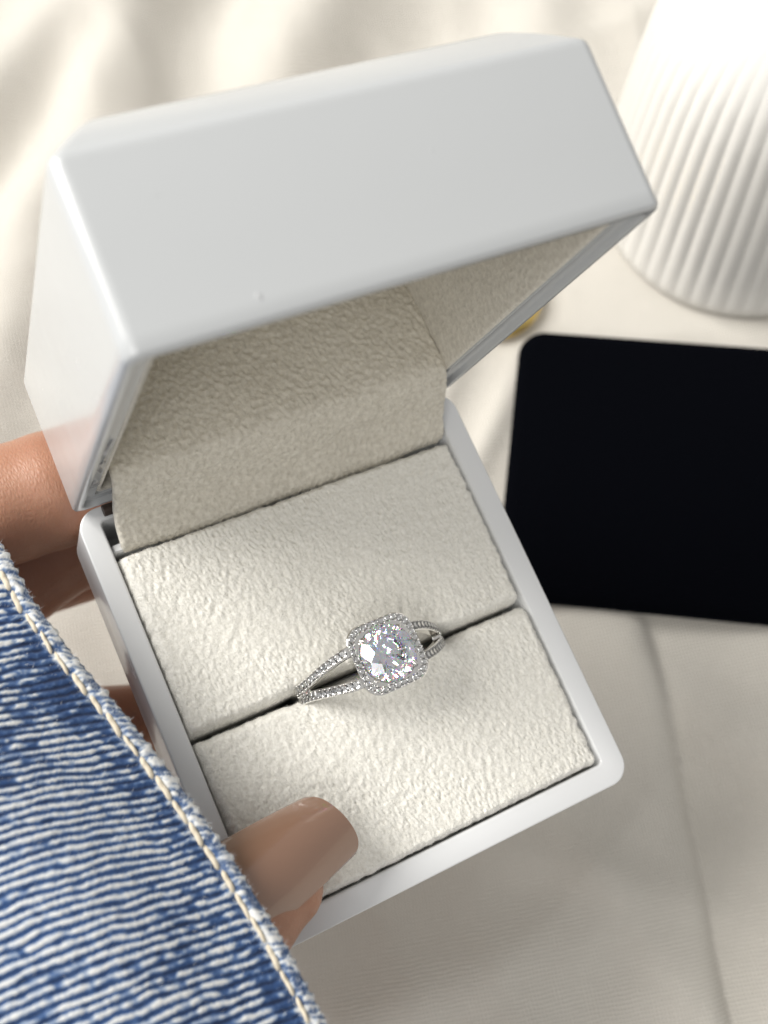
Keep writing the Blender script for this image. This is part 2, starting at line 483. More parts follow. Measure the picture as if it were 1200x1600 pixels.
# the two velvet pads
def pad(name, x0, x1, y0, y1, seed, slit_side, label):
    st = 0.115
    nxp, nyp = int((x1 - x0) / st), int((y1 - y0) / st)
    xs = np.linspace(0, 1, nxp); ys = np.linspace(0, 1, nyp)
    Xp, Yp = np.meshgrid(x0 + (x1 - x0) * xs, y0 + (y1 - y0) * ys)
    shp = Xp.shape
    n1 = fnoise(shp, st, 0.60, 2.0, math.radians(108), 0.6, seed)
    n2 = fnoise(shp, st, 1.5, 1.5, math.radians(75), 0.7, seed + 1)
    n3 = fnoise(shp, st, 0.35, 1, 0, 0, seed + 2)
    n4 = fnoise(shp, st, 14, 1, 0, 0, seed + 3)
    worm = 0.45 - np.abs(n1) * 0.8
    Hh = (0.034 * n1 + 0.040 * worm) * (0.8 + 0.35 * fnoise(shp, st, 7, 1, 0, 0, seed + 7)) + 0.035 * n2 + 0.013 * n3 + 0.16 * n4
    ex = np.minimum(Xp - x0, x1 - Xp); ey0 = Yp - y0; ey1 = y1 - Yp
    def rl(d, r_, dep):
        t = np.clip(d / r_, 0, 1)
        return -dep * (1 - np.sqrt(1 - (1 - t) ** 2))
    rim_n = 0.07 * fnoise(shp, st, 2.2, 1, 0, 0.8, seed + 5)
    Zp = 0.55 + Hh + rl(ex + rim_n * (ex < 2), 1.1, 2.3) + (rl(ey0 + rim_n * 0.6, 1.2 if slit_side == 'lo' else 0.9, 3.2) + rl(ey1 + rim_n * 0.6, 1.2 if slit_side == 'hi' else 0.9, 3.2))
    # pressed open a little where the ring goes in
    sy_ = y0 if slit_side == 'lo' else y1
    for xr in (-9.2, 10.0):
        Zp -= 0.55 * np.exp(-((Xp - xr) / 2.2) ** 2 - ((Yp - sy_) / 1.3) ** 2)
    near = np.exp(-np.abs(Yp - sy_) / 1.6) * np.exp(-((Xp - 0.4) / 11.5) ** 6)
    Yp = Yp + (0.5 if slit_side == 'lo' else -0.5) * near
    Pt = np.stack([Xp, Yp, Zp], -1)
    # skirt down
    per = [(0, j) for j in range(nxp)] + [(i, nxp - 1) for i in range(1, nyp)] + [(nyp - 1, j) for j in range(nxp - 2, -1, -1)] + [(i, 0) for i in range(nyp - 2, 0, -1)]
    pi = np.array([i * nxp + j for i, j in per])
    flat = Pt.reshape(-1, 3)
    sk = flat[pi].copy(); sk[:, 2] = -9.6
    nbase = len(flat)
    k = np.arange(len(pi)); k1 = (k + 1) % len(pi)
    Fs = np.stack([pi[k], pi[k1], nbase + k1, nbase + k], -1)[:, ::-1]
    o = mesh_np(name, bx(np.vstack([flat, sk])), np.vstack([grid_faces(nyp, nxp), Fs]), M_VELVET, box)
    o['label'] = label
    gy, gx = np.gradient(Zp, st)
    nv = np.stack([-gx, -gy, np.ones_like(gx)], -1); nv /= np.linalg.norm(nv, axis=-1)[..., None]
    nap('nap', bx(flat), nv.reshape(-1, 3), int(120000 * (y1 - y0) / 25), 0.22, 0.04, M_NAP, o, seed + 9, 1.2)
    return o
pad('velvet_pad', -24.35, 23.95, -2.05, 22.35, 41, 'lo', 'cream velvet pad between the ring slot and the hinge flap')
pad('velvet_pad', -24.35, 23.95, -25.85, -2.75, 51, 'hi', 'cream velvet pad between the ring slot and the front rim')

# hinge
V, F = tube([(-24.0 + k * 6, 28.3, 0.9) for k in range(9)], 0.75, 12)
fix_normals(mesh_np('hinge', bx(V), F, M_DARK, box, 40))
for gy_, w_, l_ in ((4.0, 0.62, 4.2), (10.5, 0.55, 2.6), (19.0, 0.6, 1.6)):
    a = np.linspace(0, 2 * np.pi, 28, endpoint=False)
    rr = 1 + 0.25 * np.sin(3 * a + gy_) + 0.15 * np.sin(5 * a + 2 * gy_)
    ring0 = np.stack([-25.35 + w_ * rr * np.cos(a), gy_ + l_ * rr * np.sin(a), np.full(28, 0.93)], -1)
    ring1 = ring0.copy(); ring1[:, 0] = -25.35 + (ring0[:, 0] + 25.35) * 0.85; ring1[:, 1] = gy_ + (ring0[:, 1] - gy_) * 0.9; ring1[:, 2] = 0.74
    V, F = loft([ring0, ring1])
    fix_normals(mesh_np('glue_smear', bx(lid_to_box(V)), F, M_GLUE, lid, 60))

for lx, lz, sr in ((-14.9, 2.2, 0.32), (6.0, 11.0, 0.10), (-20.0, 13.0, 0.09)):
    a = np.linspace(0, 2 * np.pi, 20, endpoint=False)
    rr = sr * (1 + 0.25 * np.sin(2 * a + lx) + 0.12 * np.sin(5 * a))
    V, F = loft([np.stack([lx + rr * f * np.cos(a), np.full(20, -29.3 - d), lz + rr * f * np.sin(a)], -1) for f, d in ((1.0, -0.02), (0.9, 0.02), (0.45, 0.05))])
    fix_normals(mesh_np('scuff', bx(lid_to_box(V)), F, M_SCUFF, lid, 60))

# ------------------------------------------------------------------ the ring
RX, RY, RZC, RR = 0.4, -2.42, -2.5, 10.2
ring = empty('ring', BO + BR @ np.array([RX, RY, RZC - RR - 0.7]), BR)
tag(ring, 'silver halo ring with round clear centre stone and split pave shank in the velvet slot', 'ring')
RB = RZC - RR - 0.7

def rg(V):
    V = np.array(V, float) - np.array([RX, RY, RB])
    return V

def ring_pt(al, r, y):       # al from the top, +x side positive
    return np.array([RX + r * math.sin(al), RY + y, RZC + r * math.cos(al)])

def split(al):               # half distance between the strands
    a = abs(math.degrees(al))
    return 0.66 + 1.42 * float(1 - smooth(np.array(a), 22, 76))

def strip(al0, al1, yfun, halfw, r0, r1, n):
    rows = []
    for k in range(n):
        al = al0 + (al1 - al0) * k / (n - 1)
        y = yfun(al); w = halfw
        e = 0.12
        sec = [(-w, r0 + e), (-w, r1 - e), (-w + e, r1), (w - e, r1), (w, r1 - e), (w, r0 + e), (w - e, r0), (-w + e, r0)]
        rows.append(np.array([ring_pt(al, r_, y + yy) for yy, r_ in sec]))
    return loft(rows)
D2R = math.radians
V, F = strip(D2R(70), D2R(290), lambda a: 0.0, 0.98, RR - 0.75, RR + 0.45, 60)
fix_normals(mesh_np('band', rg(V), F, M_SILVER, ring, 40))
A0, A1 = 23, 80
strands = []
for sg in (-1, 1):
    for sy2 in (-1, 1):
        V, F = strip(D2R(sg * A0), D2R(sg * A1), lambda a: sy2 * split(a), 0.65, RR - 0.75, RR + 0.42, 26)
        strands.append((sg, sy2, fix_normals(mesh_np('strand', rg(V), F, M_SILVER, ring, 40))))

def hull(name, pts, mat):
    bm = bmesh.new()
    for p_ in pts:
        bm.verts.new(p_)
    bmesh.ops.convex_hull(bm, input=bm.verts)
    bmesh.ops.dissolve_limit(bm, angle_limit=math.radians(0.6), verts=bm.verts, edges=bm.edges)
    bmesh.ops.recalc_face_normals(bm, faces=bm.faces)
    me = bpy.data.meshes.new(name); bm.to_mesh(me); bm.free()
    me.materials.append(mat)
    return me

def brilliant(R_):
    P = []
    tc_, tp_ = math.tan(D2R(33.5)), math.tan(D2R(41.0))
    for k in range(8):
        a = k * math.pi / 4
        rt = 0.57
        P.append((rt * math.cos(a), rt * math.sin(a), (1 - rt) * tc_))
        a2 = a + math.pi / 8
        rs = 0.80
        P.append((rs * math.cos(a2), rs * math.sin(a2), (1 - rs * math.cos(math.pi / 8)) * tc_))
        rl_ = 0.22
        P.append((rl_ * math.cos(a2), rl_ * math.sin(a2), -0.03 - (1 - rl_ * math.cos(math.pi / 8)) * tp_))
    for k in range(16):                                # a second tier of small pavilion facets
        a = (k + 0.5) * math.pi / 8
        P.append((0.56 * math.cos(a), 0.56 * math.sin(a), -0.03 - (1 - 0.56 * math.cos(math.pi / 16)) * tp_ - 0.030))
    for k in range(16):
        a = k * math.pi / 8
        P.append((math.cos(a), math.sin(a), 0)); P.append((math.cos(a), math.sin(a), -0.03))
    P.append((0, 0, -0.03 - tp_))
    return [(x * R_ * MM, y * R_ * MM, z * R_ * MM) for x, y, z in P]

def small_stone(R_):
    P = [(0, 0, -0.82)]
    for k in range(8):
        a = k * math.pi / 4
        P.append((0.58 * math.cos(a), 0.58 * math.sin(a), 0.30))
        a2 = a + math.pi / 8
        P.append((math.cos(a2), math.sin(a2), 0.02)); P.append((math.cos(a2), math.sin(a2), -0.04))
    return [(x * R_ * MM, y * R_ * MM, z * R_ * MM) for x, y, z in P]

def put(name, me, loc, zaxis, spin, parent):
    o = bpy.data.objects.new(name, me)
    COL.objects.link(o); o.parent = parent
    q = Vector(zaxis).to_track_quat('Z', 'Y')
    o.matrix_local = Matrix.Translation(Vector(loc)) @ q.to_matrix().to_4x4() @ Matrix.Rotation(spin, 4, 'Z')
    return o
ST = small_stone(0.55)
me_small = hull('pave_stone', ST, M_PAVE)
me_halo = hull('halo_stone', small_stone(0.43), M_PAVE)
bead_v, bead_f = [], []
bm = bmesh.new(); bmesh.ops.create_icosphere(bm, subdivisions=1, radius=1.0)
ico_v = np.array([v.co for v in bm.verts]); ico_f = np.array([[v.index for v in f.verts] for f in bm.faces]); bm.free()

def beads(name, pts, r_, parent):
    V = np.concatenate([np.asarray(p_) + ico_v * r_ for p_ in pts]); Fx = np.concatenate([ico_f + 12 * 0 + len(ico_v) * k for k in range(len(pts))])
    o = mesh_np(name, rg(V), Fx, M_SILVER, parent); o['kind'] = 'stuff'
    return o
for sg, sy2, so in strands:
    bp_ = []
    n_st = 13
    for k in range(n_st):
        al = D2R(sg * (A0 + 5.5 + (A1 - 4 - A0 - 5.5) * k / (n_st - 1)))
        p_ = ring_pt(al, RR + 0.50, sy2 * split(al)) - np.array([RX, RY, RB])
        put('pave_stone', me_small, p_ * MM, (math.sin(al), 0, math.cos(al)), rng.random() * 0.8, so)
        al2 = al + D2R(sg * (A1 - A0 - 9.5) / (n_st - 1) / 2)
        for yy in (-0.50, 0.50):
            bp_.append(ring_pt(al2, RR + 0.50, sy2 * split(al2) + yy))
    beads('grain', bp_, 0.12, so)

# head: cushion halo plate, basket, prongs, stones
HZ = 7.75
def cushion(h_, r_, z):
    return rrect(RX, RY, h_, h_, r_, z, 8)
def bulge(loop, amt, z):
    P = loop.copy(); d = P[:, :2] - np.array([RX, RY])
    a = np.arctan2(d[:, 1], d[:, 0])
    f = 1 + amt * np.cos(2 * a) ** 2
    P[:, :2] = np.array([RX, RY]) + d * f[:, None]; P[:, 2] = z
    return P
BU = 0.05
hl = [bulge(cushion(3.2, 1.6, 0), BU, HZ - 1.3), bulge(cushion(4.18, 1.95, 0), BU, HZ - 0.75), bulge(cushion(4.40, 2.0, 0), BU, HZ - 0.45), bulge(cushion(4.44, 2.0, 0), BU, HZ + 0.02), bulge(cushion(4.34, 1.95, 0), BU, HZ + 0.12),
      bulge(cushion(3.40, 2.6, 0), BU * 0.3, HZ + 0.10), bulge(cushion(3.25, 2.6, 0), BU * 0.3, HZ - 0.1), bulge(cushion(2.9, 2.5, 0), 0, HZ - 1.2)]
V, F = loft(hl, False, False)
n_ = len(hl[0]); m_ = len(hl) - 1
F += [[m_ * n_ + k, m_ * n_ + (k + 1) % n_, (k + 1) % n_, k] for k in range(n_)]
halo = fix_normals(mesh_np('halo_frame', rg(V), F, M_SILVER, ring, 40))
path = bulge(cushion(3.95, 1.85, 0), BU, HZ)
path = np.vstack([path, path[:1]])
dd = np.r_[0, np.cumsum(np.linalg.norm(np.diff(path, axis=0), axis=1))]
NH = 35
gr = []
for k in range(NH):
    s_ = dd[-1] * k / NH
    p_ = np.array([np.interp(s_, dd, path[:, c_]) for c_ in range(3)])
    put('halo_stone', me_halo, (p_ + np.array([0, 0, 0.16]) - np.array([RX, RY, RB])) * MM, (0.06 * rng.normal(), 0.06 * rng.normal(), 1), rng.random(), halo)
    s2 = s_ + dd[-1] / NH / 2
    q_ = np.array([np.interp(s2, dd, path[:, c_]) for c_ in range(3)])
    rad = q_[:2] - np.array([RX, RY]); rad /= np.linalg.norm(rad)
    for off in (-0.42, 0.42):
        gr.append((q_[0] + rad[0] * off, q_[1] + rad[1] * off, HZ + 0.20))
beads('grain', gr, 0.12, halo)
SR = 3.60
cs = put('centre_stone', hull('centre_stone', brilliant(SR), M_GEM), (np.array([RX, RY, HZ + 0.42]) - np.array([RX, RY, RB])) * MM, (0.02, -0.01, 1), 0.2, ring)
cs['label'] = 'round brilliant clear stone'
for k in range(4):
    a = math.pi / 4 + k * math.pi / 2
    def pp(r_, z):
        return (RX + r_ * math.cos(a), RY + r_ * math.sin(a), z)
    V, F = tube([pp(1.3, HZ - 3.6), pp(2.4, HZ - 1.8), pp(3.35, HZ - 0.4), pp(3.62, HZ + 0.45), pp(3.50, HZ + 0.78), pp(3.18, HZ + 0.86), pp(3.02, HZ + 0.84)], [0.34, 0.34, 0.36, 0.36, 0.36, 0.30, 0.14], 12)
    fix_normals(mesh_np('prong', rg(V), F, M_SILVER, ring, 60))
a = np.linspace(0, 2 * np.pi, 32, endpoint=False)
V, F = tube(np.stack([RX + 1.7 * np.cos(a), RY + 1.7 * np.sin(a), np.full(32, HZ - 3.1)], -1), 0.32, 10, True)
fix_normals(mesh_np('gallery_wire', rg(V), F, M_SILVER, ring, 60))

# ------------------------------------------------------------------ the hand: one continuous surface from blended round cones
def surface_nets(D, org, st):
    nx_, ny_, nz_ = D.shape
    s = D < 0
    c = np.zeros((nx_ - 1, ny_ - 1, nz_ - 1), int)
    for i in (0, 1):
        for j in (0, 1):
            for k in (0, 1):
                c += s[i:nx_ - 1 + i, j:ny_ - 1 + j, k:nz_ - 1 + k]
    act = (c > 0) & (c < 8)
    idx = -np.ones(act.shape, int)
    cells = np.argwhere(act)
    idx[act] = np.arange(len(cells))
    acc = np.zeros((len(cells), 3)); cnt = np.zeros(len(cells))
    corners = [(i, j, k) for i in (0, 1) for j in (0, 1) for k in (0, 1)]
    for a_ in corners:
        for ax in range(3):
            if a_[ax] == 1: continue
            b_ = list(a_); b_[ax] = 1
            da = D[tuple((cells + a_).T)]; db = D[tuple((cells + b_).T)]
            m_ = (da < 0) != (db < 0)
            t = np.where(m_, da / np.where(m_, da - db, 1), 0)
            p_ = np.array(a_, float)[None, :].repeat(len(cells), 0); p_[:, ax] += t
            acc[m_] += p_[m_]; cnt[m_] += 1
    V = (cells + acc / cnt[:, None]) * st + org
    Fs = []
    for ax in range(3):
        o1, o2 = [(1, 2), (2, 0), (0, 1)][ax]
        sl = [slice(0, -1)] * 3
        sh = [slice(0, -1)] * 3; sh[ax] = slice(1, None)
        A_, B_ = D[tuple(sl)], D[tuple(sh)]
        cr_ = np.argwhere((A_ < 0) != (B_ < 0))
        cr_ = cr_[(cr_[:, o1] > 0) & (cr_[:, o2] > 0)]
        neg = D[tuple(cr_.T)] < 0
        e1 = np.zeros(3, int); e1[o1] = 1
        e2 = np.zeros(3, int); e2[o2] = 1
        q = np.stack([idx[tuple((cr_ - e1 - e2).T)], idx[tuple((cr_ - e2).T)], idx[tuple(cr_.T)], idx[tuple((cr_ - e1).T)]], -1)
        q[~neg] = q[~neg][:, ::-1]
        Fs.append(q)
    Fq = np.vstack(Fs)
    return V, Fq[(Fq >= 0).all(1)]

def chain(pts):              # [(x,y,z,r),...] -> round cones
    return [(np.array(pts[k][:3], float), np.array(pts[k + 1][:3], float), pts[k][3], pts[k + 1][3]) for k in range(len(pts) - 1)]
fingers = {
    'index': [(-74, 8, -30, 10.0), (-60, 38, -24, 8.8), (-52, 41, -20.5, 8.6), (-33, 37.8, -14.4, 7.9), (-27, 37.4, -13.2, 7.9), (-9, 37.6, -12.5, 6.3)],
    'middle': [(-76, 2, -44, 10.0), (-64, 26, -41, 8.8), (-54, 31.5, -36.5, 8.4), (-34.6, 31.8, -29.5, 7.5), (-25, 33.6, -25.8, 7.4), (-8, 33.0, -24.5, 6.2)],
    'ring': [(-77, -8, -56, 9.6), (-62, 28, -56, 8.4), (-54, 35, -54, 8.0), (-36, 36.5, -49, 7.2), (-14, 33, -42, 6.0)],
    'little': [(-76, -20, -64, 8.6), (-63, 6, -61, 7.4), (-55, 14, -58, 7.0), (-40, 13, -50, 6.4), (-22, 6, -39, 5.4)],
    'thumb': [(-80, -34, -46, 13), (-58, -38, -16, 11.0), (-50, -37, -2, 9.6), (-37, -25.5, 5.2, 6.8), (-28, -23.2, 6.4, 6.4), (-22.4, -22.2, 5.3, 5.1)],
}
palm = [chain([(-80, 2, -36, 11), (-92, -38, -48, 13)]), chain([(-82, -4, -48, 11), (-94, -42, -52, 13)]), chain([(-83, -14, -58, 10), (-95, -46, -56, 13)]), chain([(-80, -22, -64, 9), (-95, -50, -58, 13)]),
        chain([(-72, -2, -32, 9), (-62, -14, -28, 8.5), (-62, -28, -24, 9.5)]), chain([(-60, -6, -30, 7), (-47, -4, -23, 7.5), (-47, -18, -18, 8)]), chain([(-94, -44, -53, 19), (-122, -82, -52, 21)])]
st = 0.8
org = np.array([-150, -112, -86.0]); top_c = np.array([6, 62, 24.0])
ns = np.ceil((top_c - org) / st).astype(int)
gx = (org[0] + st * np.arange(ns[0])).astype(np.float32)[:, None, None]; gy = (org[1] + st * np.arange(ns[1])).astype(np.float32)[None, :, None]; gz = (org[2] + st * np.arange(ns[2])).astype(np.float32)[None, None, :]

def rcone(a_, b_, r1, r2, sl):
    ba = b_ - a_; L2 = float(ba @ ba)
    px, py, pz = gx[sl[0]] - a_[0], gy[:, sl[1]] - a_[1], gz[:, :, sl[2]] - a_[2]
    t = np.clip((px * ba[0] + py * ba[1] + pz * ba[2]) / L2, 0, 1)
    return np.sqrt((px - t * ba[0]) ** 2 + (py - t * ba[1]) ** 2 + (pz - t * ba[2]) ** 2) - (r1 + (r2 - r1) * t)

def add_chain(D, segs, k):
    for a_, b_, r1, r2 in segs:
        rm = max(r1, r2) + 7
        lo = np.clip(np.floor((np.minimum(a_, b_) - rm - org) / st).astype(int), 0, ns); hi = np.clip(np.ceil((np.maximum(a_, b_) + rm - org) / st).astype(int), 0, ns)
        sl = tuple(slice(lo[i], hi[i]) for i in range(3))
        d = rcone(a_, b_, r1, r2, (sl[0], sl[1], sl[2]))
        D0 = D[sl]
        hh = np.clip(0.5 + 0.5 * (D0 - d) / k, 0, 1)
        D[sl] = D0 * (1 - hh) + d * hh - k * hh * (1 - hh)
    return D
Dh = np.full(tuple(ns), 20.0, np.float32)
for pc in palm:
    Dh = add_chain(Dh, pc, 6.0)
for nm, pts in fingers.items():
    Df = np.full(tuple(ns), 20.0, np.float32)
    Df = add_chain(Df, chain(pts), 1.2)
    k = 1.2
    # blend with the rest only near the root so the fingers stay separate
    rt = np.array(pts[0][:3]); dist = np.sqrt((gx - rt[0]) ** 2 + (gy - rt[1]) ** 2 + (gz - rt[2]) ** 2)
    kk = 0.6 + 5.0 * np.clip(1 - dist / 34, 0, 1)
    hh = np.clip(0.5 + 0.5 * (Dh - Df) / kk, 0, 1)
    Dh = Dh * (1 - hh) + Df * hh - kk * hh * (1 - hh)
V, F = surface_nets(Dh, org, st)
m, nt, b = new_mat('skin')
b.inputs['Roughness'].default_value = 0.44
b.inputs['Subsurface Weight'].default_value = 0.25
b.inputs['Subsurface Radius'].default_value = (0.0022, 0.0009, 0.0005)
b.inputs['Subsurface Scale'].default_value = 1.0
nz, bp = noise_bump(nt, b, 1400, 0.18, 0.0003, 5)
tc = N(nt, 'ShaderNodeTexCoord')
vo = N(nt, 'ShaderNodeTexVoronoi'); vo.feature = 'DISTANCE_TO_EDGE'; vo.inputs['Scale'].default_value = 1500
mp = N(nt, 'ShaderNodeMapping'); mp.inputs['Scale'].default_value = (1.6, 0.7, 0.8)
nt.links.new(tc.outputs['Object'], mp.inputs['Vector']); nt.links.new(mp.outputs['Vector'], vo.inputs['Vector'])
bp2 = N(nt, 'ShaderNodeBump'); bp2.inputs['Strength'].default_value = 0.3; bp2.inputs['Distance'].default_value = 0.0003
nt.links.new(vo.outputs['Distance'], bp2.inputs['Height']); nt.links.new(bp.outputs['Normal'], bp2.inputs['Normal']); nt.links.new(bp2.outputs['Normal'], b.inputs['Normal'])
n3 = N(nt, 'ShaderNodeTexNoise'); n3.inputs['Scale'].default_value = 110; n3.inputs['Detail'].default_value = 5
nt.links.new(tc.outputs['Object'], n3.inputs['Vector'])
r = ramp(nt, n3.outputs['Fac'], [(0.3, (0.36, 0.17, 0.105)), (0.7, (0.46, 0.24, 0.155))])
nt.links.new(r.outputs['Color'], b.inputs['Base Color'])
M_SKIN = m
hand_o = np.array([-100, -60, -60.0])
hand = empty('person', BO + BR @ hand_o, BR)
tag(hand, 'hand with long nude-brown nails gripping the white box from its hinge side', 'hand')
mesh_np('body', V - hand_o, F, M_SKIN, hand)

m, nt, b = new_mat('nude_nail_polish')
b.inputs['Base Color'].default_value = (0.27, 0.150, 0.098, 1)
b.inputs['Roughness'].default_value = 0.25
b.inputs['Coat Weight'].default_value = 0.75; b.inputs['Coat Roughness'].default_value = 0.03; b.inputs['Coat IOR'].default_value = 1.62
noise_bump(nt, b, 120, 0.08, 0.001, 2)
M_NAIL = m

def nail(base_p, tip_p, up, w0, w1, arch, thick=0.7, name='fingernail'):
    base_p, tip_p, up = (np.array(q, float) for q in (base_p, tip_p, up))
    ax = tip_p - base_p; Ln = np.linalg.norm(ax); ax /= Ln
    up = up - (up @ ax) * ax; up /= np.linalg.norm(up)
    sd = np.cross(ax, up)
    nu, nv_ = 36, 28
    rows_t, rows_b = [], []
    for i in range(nu):
        t = i / (nu - 1)
        # squared-off tip with rounded corners, rounded cuticle
        for_side = np.linspace(-1, 1, nv_)
        w = (w0 + (w1 - w0) * t ** 1.5) / 2
        cut = 1.1 * (np.abs(for_side) ** 7) - 0.9 * for_side           # rounded corners at the tip
        cu0 = 2.2 * for_side ** 2                       # cuticle curve
        ll_ = cu0 + (Ln - cut - cu0) * t
        hgt = arch * (1 - for_side ** 2) * (1 - 0.42 * t) + 0.9 * math.sin(math.pi * min(t * 0.9 + 0.05, 1))
        P = base_p + ll_[:, None] * ax + (for_side * w)[:, None] * sd + hgt[:, None] * up
        rows_t.append(P); rows_b.append(P - up * thick * (0.6 + 0.4 * (1 - for_side ** 2))[:, None])
    Tt, Bb = np.concatenate(rows_t), np.concatenate(rows_b)
    n0 = len(Tt)
    Ft = grid_faces(nu, nv_); Fb = Ft[:, ::-1] + n0
    per = [j for j in range(nv_)] + [i * nv_ + nv_ - 1 for i in range(1, nu)] + [(nu - 1) * nv_ + j for j in range(nv_ - 2, -1, -1)] + [i * nv_ for i in range(nu - 2, 0, -1)]
    pi = np.array(per); k1 = np.roll(pi, -1)
    Fs = np.stack([pi, pi + n0, k1 + n0, k1], -1)
    o = mesh_np(name, np.vstack([Tt, Bb]) - hand_o, np.vstack([Ft, Fb, Fs]), M_NAIL, hand, 45)
    return fix_normals(o)
nail((-34.0, -21.2, 13.4), (-13.2, -18.1, 5.2), (0.05, 0.05, 1), 11.4, 8.8, 3.3)
nail((-14, 44.0, -12.2), (2, 43.0, -11.2), (0, 1, 0.1), 10.5, 7.0, 2.2)
nail((-14, 39.0, -24.4), (2, 38.5, -23.8), (0, 1, 0.1), 10.5, 7.0, 2.2)

# ------------------------------------------------------------------ the denim sleeve
HEM = [(-54.75, 38.43, 97.15), (-17.13, -12.18, 93.09)]
h0, h1 = np.array(HEM[0]), np.array(HEM[1])
e1 = (h1 - h0); HL = np.linalg.norm(e1); e1 /= HL
inner = np.array((-46.16, -11.42, 106.35))
e2 = inner - h0; e2 -= (e2 @ e1) * e1; e2 /= np.linalg.norm(e2)
e3 = np.cross(e1, e2)
if e3[2] < 0: e3 = -e3
hem_s = np.array([-40.0, 0, HL * 0.13, HL * 0.25, HL * 0.4, HL * 0.55, HL * 0.7, HL * 0.85, HL, HL + 45])
hem_v = np.array([1.0, 0, 0.8, 0.6, -0.5, -1.1, -1.3, -0.9, 0, 2.5])
st = 0.17
s_ax = np.arange(-14, HL + 16, st)
v_ax = np.arange(0, 74, st)
prof = [(10.0, -1.9), (6.0, -1.9), (3.0, -1.85), (1.2, -1.8), (0.5, -1.6), (0.12, -1.2), (0.0, -0.8), (0.12, -0.38), (0.4, -0.1)]
S, Vv = np.meshgrid(s_ax, v_ax)
shp = S.shape
# image-horizontal direction in the cloth: the twill lines
cx = np.array([0.99634, 0, -0.08548]); cx = cx + 0.33 * np.array([0.0258, 0.953, 0.301]); tw = np.array([cx @ e1, cx @ e2]); tw /= np.linalg.norm(tw)
def rot2(v, a):
    return np.array([v[0] * math.cos(a) - v[1] * math.sin(a), v[0] * math.sin(a) + v[1] * math.cos(a)])
tdir = tw
A_ = S * tdir[0] + Vv * tdir[1]
B_ = -S * tdir[1] + Vv * tdir[0]
ang_t = math.atan2(tdir[1], tdir[0])
PITCH = 1.0
warp = 0.09 * fnoise(shp, st, 2.6, 1.3, ang_t, 0, 61) + 0.03 * fnoise(shp, st, 1.0, 1.2, ang_t, 0, 67) + 0.5 * fnoise(shp, st, 26, 1, 0, 0, 62)
skew = 0.004 * (A_ - A_.mean()) * (B_ - B_.min()) * 0.35
ph = (B_ + warp + skew) / PITCH
rid = 0.5 + 0.5 * np.cos(2 * np.pi * ph)
seg = fnoise(shp, st, 0.72, 1.7, ang_t, 0, 63)
blot = 0.75 * fnoise(shp, st, 8, 1.3, ang_t + 0.9, 0, 64) + 0.65 * fnoise(shp, st, 24, 1.2, ang_t + 0.5, 0, 68)
fine = fnoise(shp, st, 0.45, 1.8, ang_t, 0, 65)
band_w = 2.0
hemband = 1 - smooth(Vv, band_w - 0.4, band_w + 0.5)
nexthem = np.exp(-((Vv - 3.6) / 1.7) ** 2)
white = smooth(rid + 0.10 * seg, 0.24, 0.84) * np.clip(0.62 + 0.34 * seg + 0.50 * blot + 0.22 * fine - 0.35 * nexthem, 0.03, 1)
hem_pat = smooth(0.5 + 0.35 * np.cos(2 * np.pi * (S / 0.82 + 0.6 * Vv / 0.82 + 0.3 * seg)) + 0.30 * seg + 0.15 * fine, 0.2, 0.85)
white = white * (1 - hemband) + hemband * np.clip(0.35 + 0.65 * hem_pat, 0, 1)
dark = smooth(0.40 - rid - 0.10 * seg - 0.16 * blot + 0.06 * fine, -0.12, 0.48) * (1 - hemband) + hemband * 0.35 * (1 - hem_pat)
hgt = 0.26 * rid * (0.75 + 0.2 * np.clip(seg, -1.5, 1.5)) * (1 - hemband) + hemband * (0.28 + 0.09 * hem_pat + 0.05 * seg) + 0.02 * fine
stitch_v = 1.75
hgt -= 0.30 * np.exp(-((Vv - stitch_v) / 0.42) ** 2)
hgt += 0.35 * np.exp(-((Vv - 0.9) / 0.9) ** 2)
fold = 2.0 * fnoise(shp, st, 40, 1.4, 0.6, 0, 66)
fold -= fold[0].mean()
def crown(s, v):
    x = (s - HL * 0.5) / (HL * 0.5 + 22)
    return -7.0 * x ** 4 - 2.5 * np.exp(-((v) / 16.0)) - 0.0006 * v * v
topS = crown(S, Vv) + fold * smooth(Vv, 0, 20) + hgt
off = np.interp(S, hem_s, hem_v)
Pd = h0 + S[..., None] * e1 + (Vv + off * np.exp(-Vv / 45))[..., None] * e2 + (topS + 2.5)[..., None] * e3
rows = []
for v_, h_ in prof:
    o_ = np.interp(s_ax, hem_s, hem_v)
    base_h = crown(s_ax, np.full_like(s_ax, 0.0)) + 2.5
    wig = 0.12 * np.sin(s_ax * 2 * np.pi / 1.25) + 0.08 * seg[0]
    hh = h_ + (hgt[0] if h_ > -1.3 else 0)
    rows.append(h0 + s_ax[:, None] * e1 + (v_ - (0.3 + wig if v_ < 1 else 0) + o_)[:, None] * e2 + (base_h + hh)[:, None] * e3)
R0_ = np.stack(rows)
P_all = np.vstack([R0_.reshape(-1, 3), Pd.reshape(-1, 3)])
w_all = np.vstack([np.repeat(white[:1], len(prof), 0), white]); d_all = np.vstack([np.repeat(dark[:1], len(prof), 0), dark])
m, nt, b = new_mat('faded_denim')
b.inputs['Roughness'].default_value = 0.9
b.inputs['Specular IOR Level'].default_value = 0.15
b.inputs['Sheen Weight'].default_value = 0.2
a1 = N(nt, 'ShaderNodeAttribute', attribute_name='white'); a2 = N(nt, 'ShaderNodeAttribute', attribute_name='dark')
tc = N(nt, 'ShaderNodeTexCoord'); nz = N(nt, 'ShaderNodeTexNoise'); nz.inputs['Scale'].default_value = 1900; nz.inputs['Detail'].default_value = 6
nt.links.new(tc.outputs['Object'], nz.inputs['Vector'])
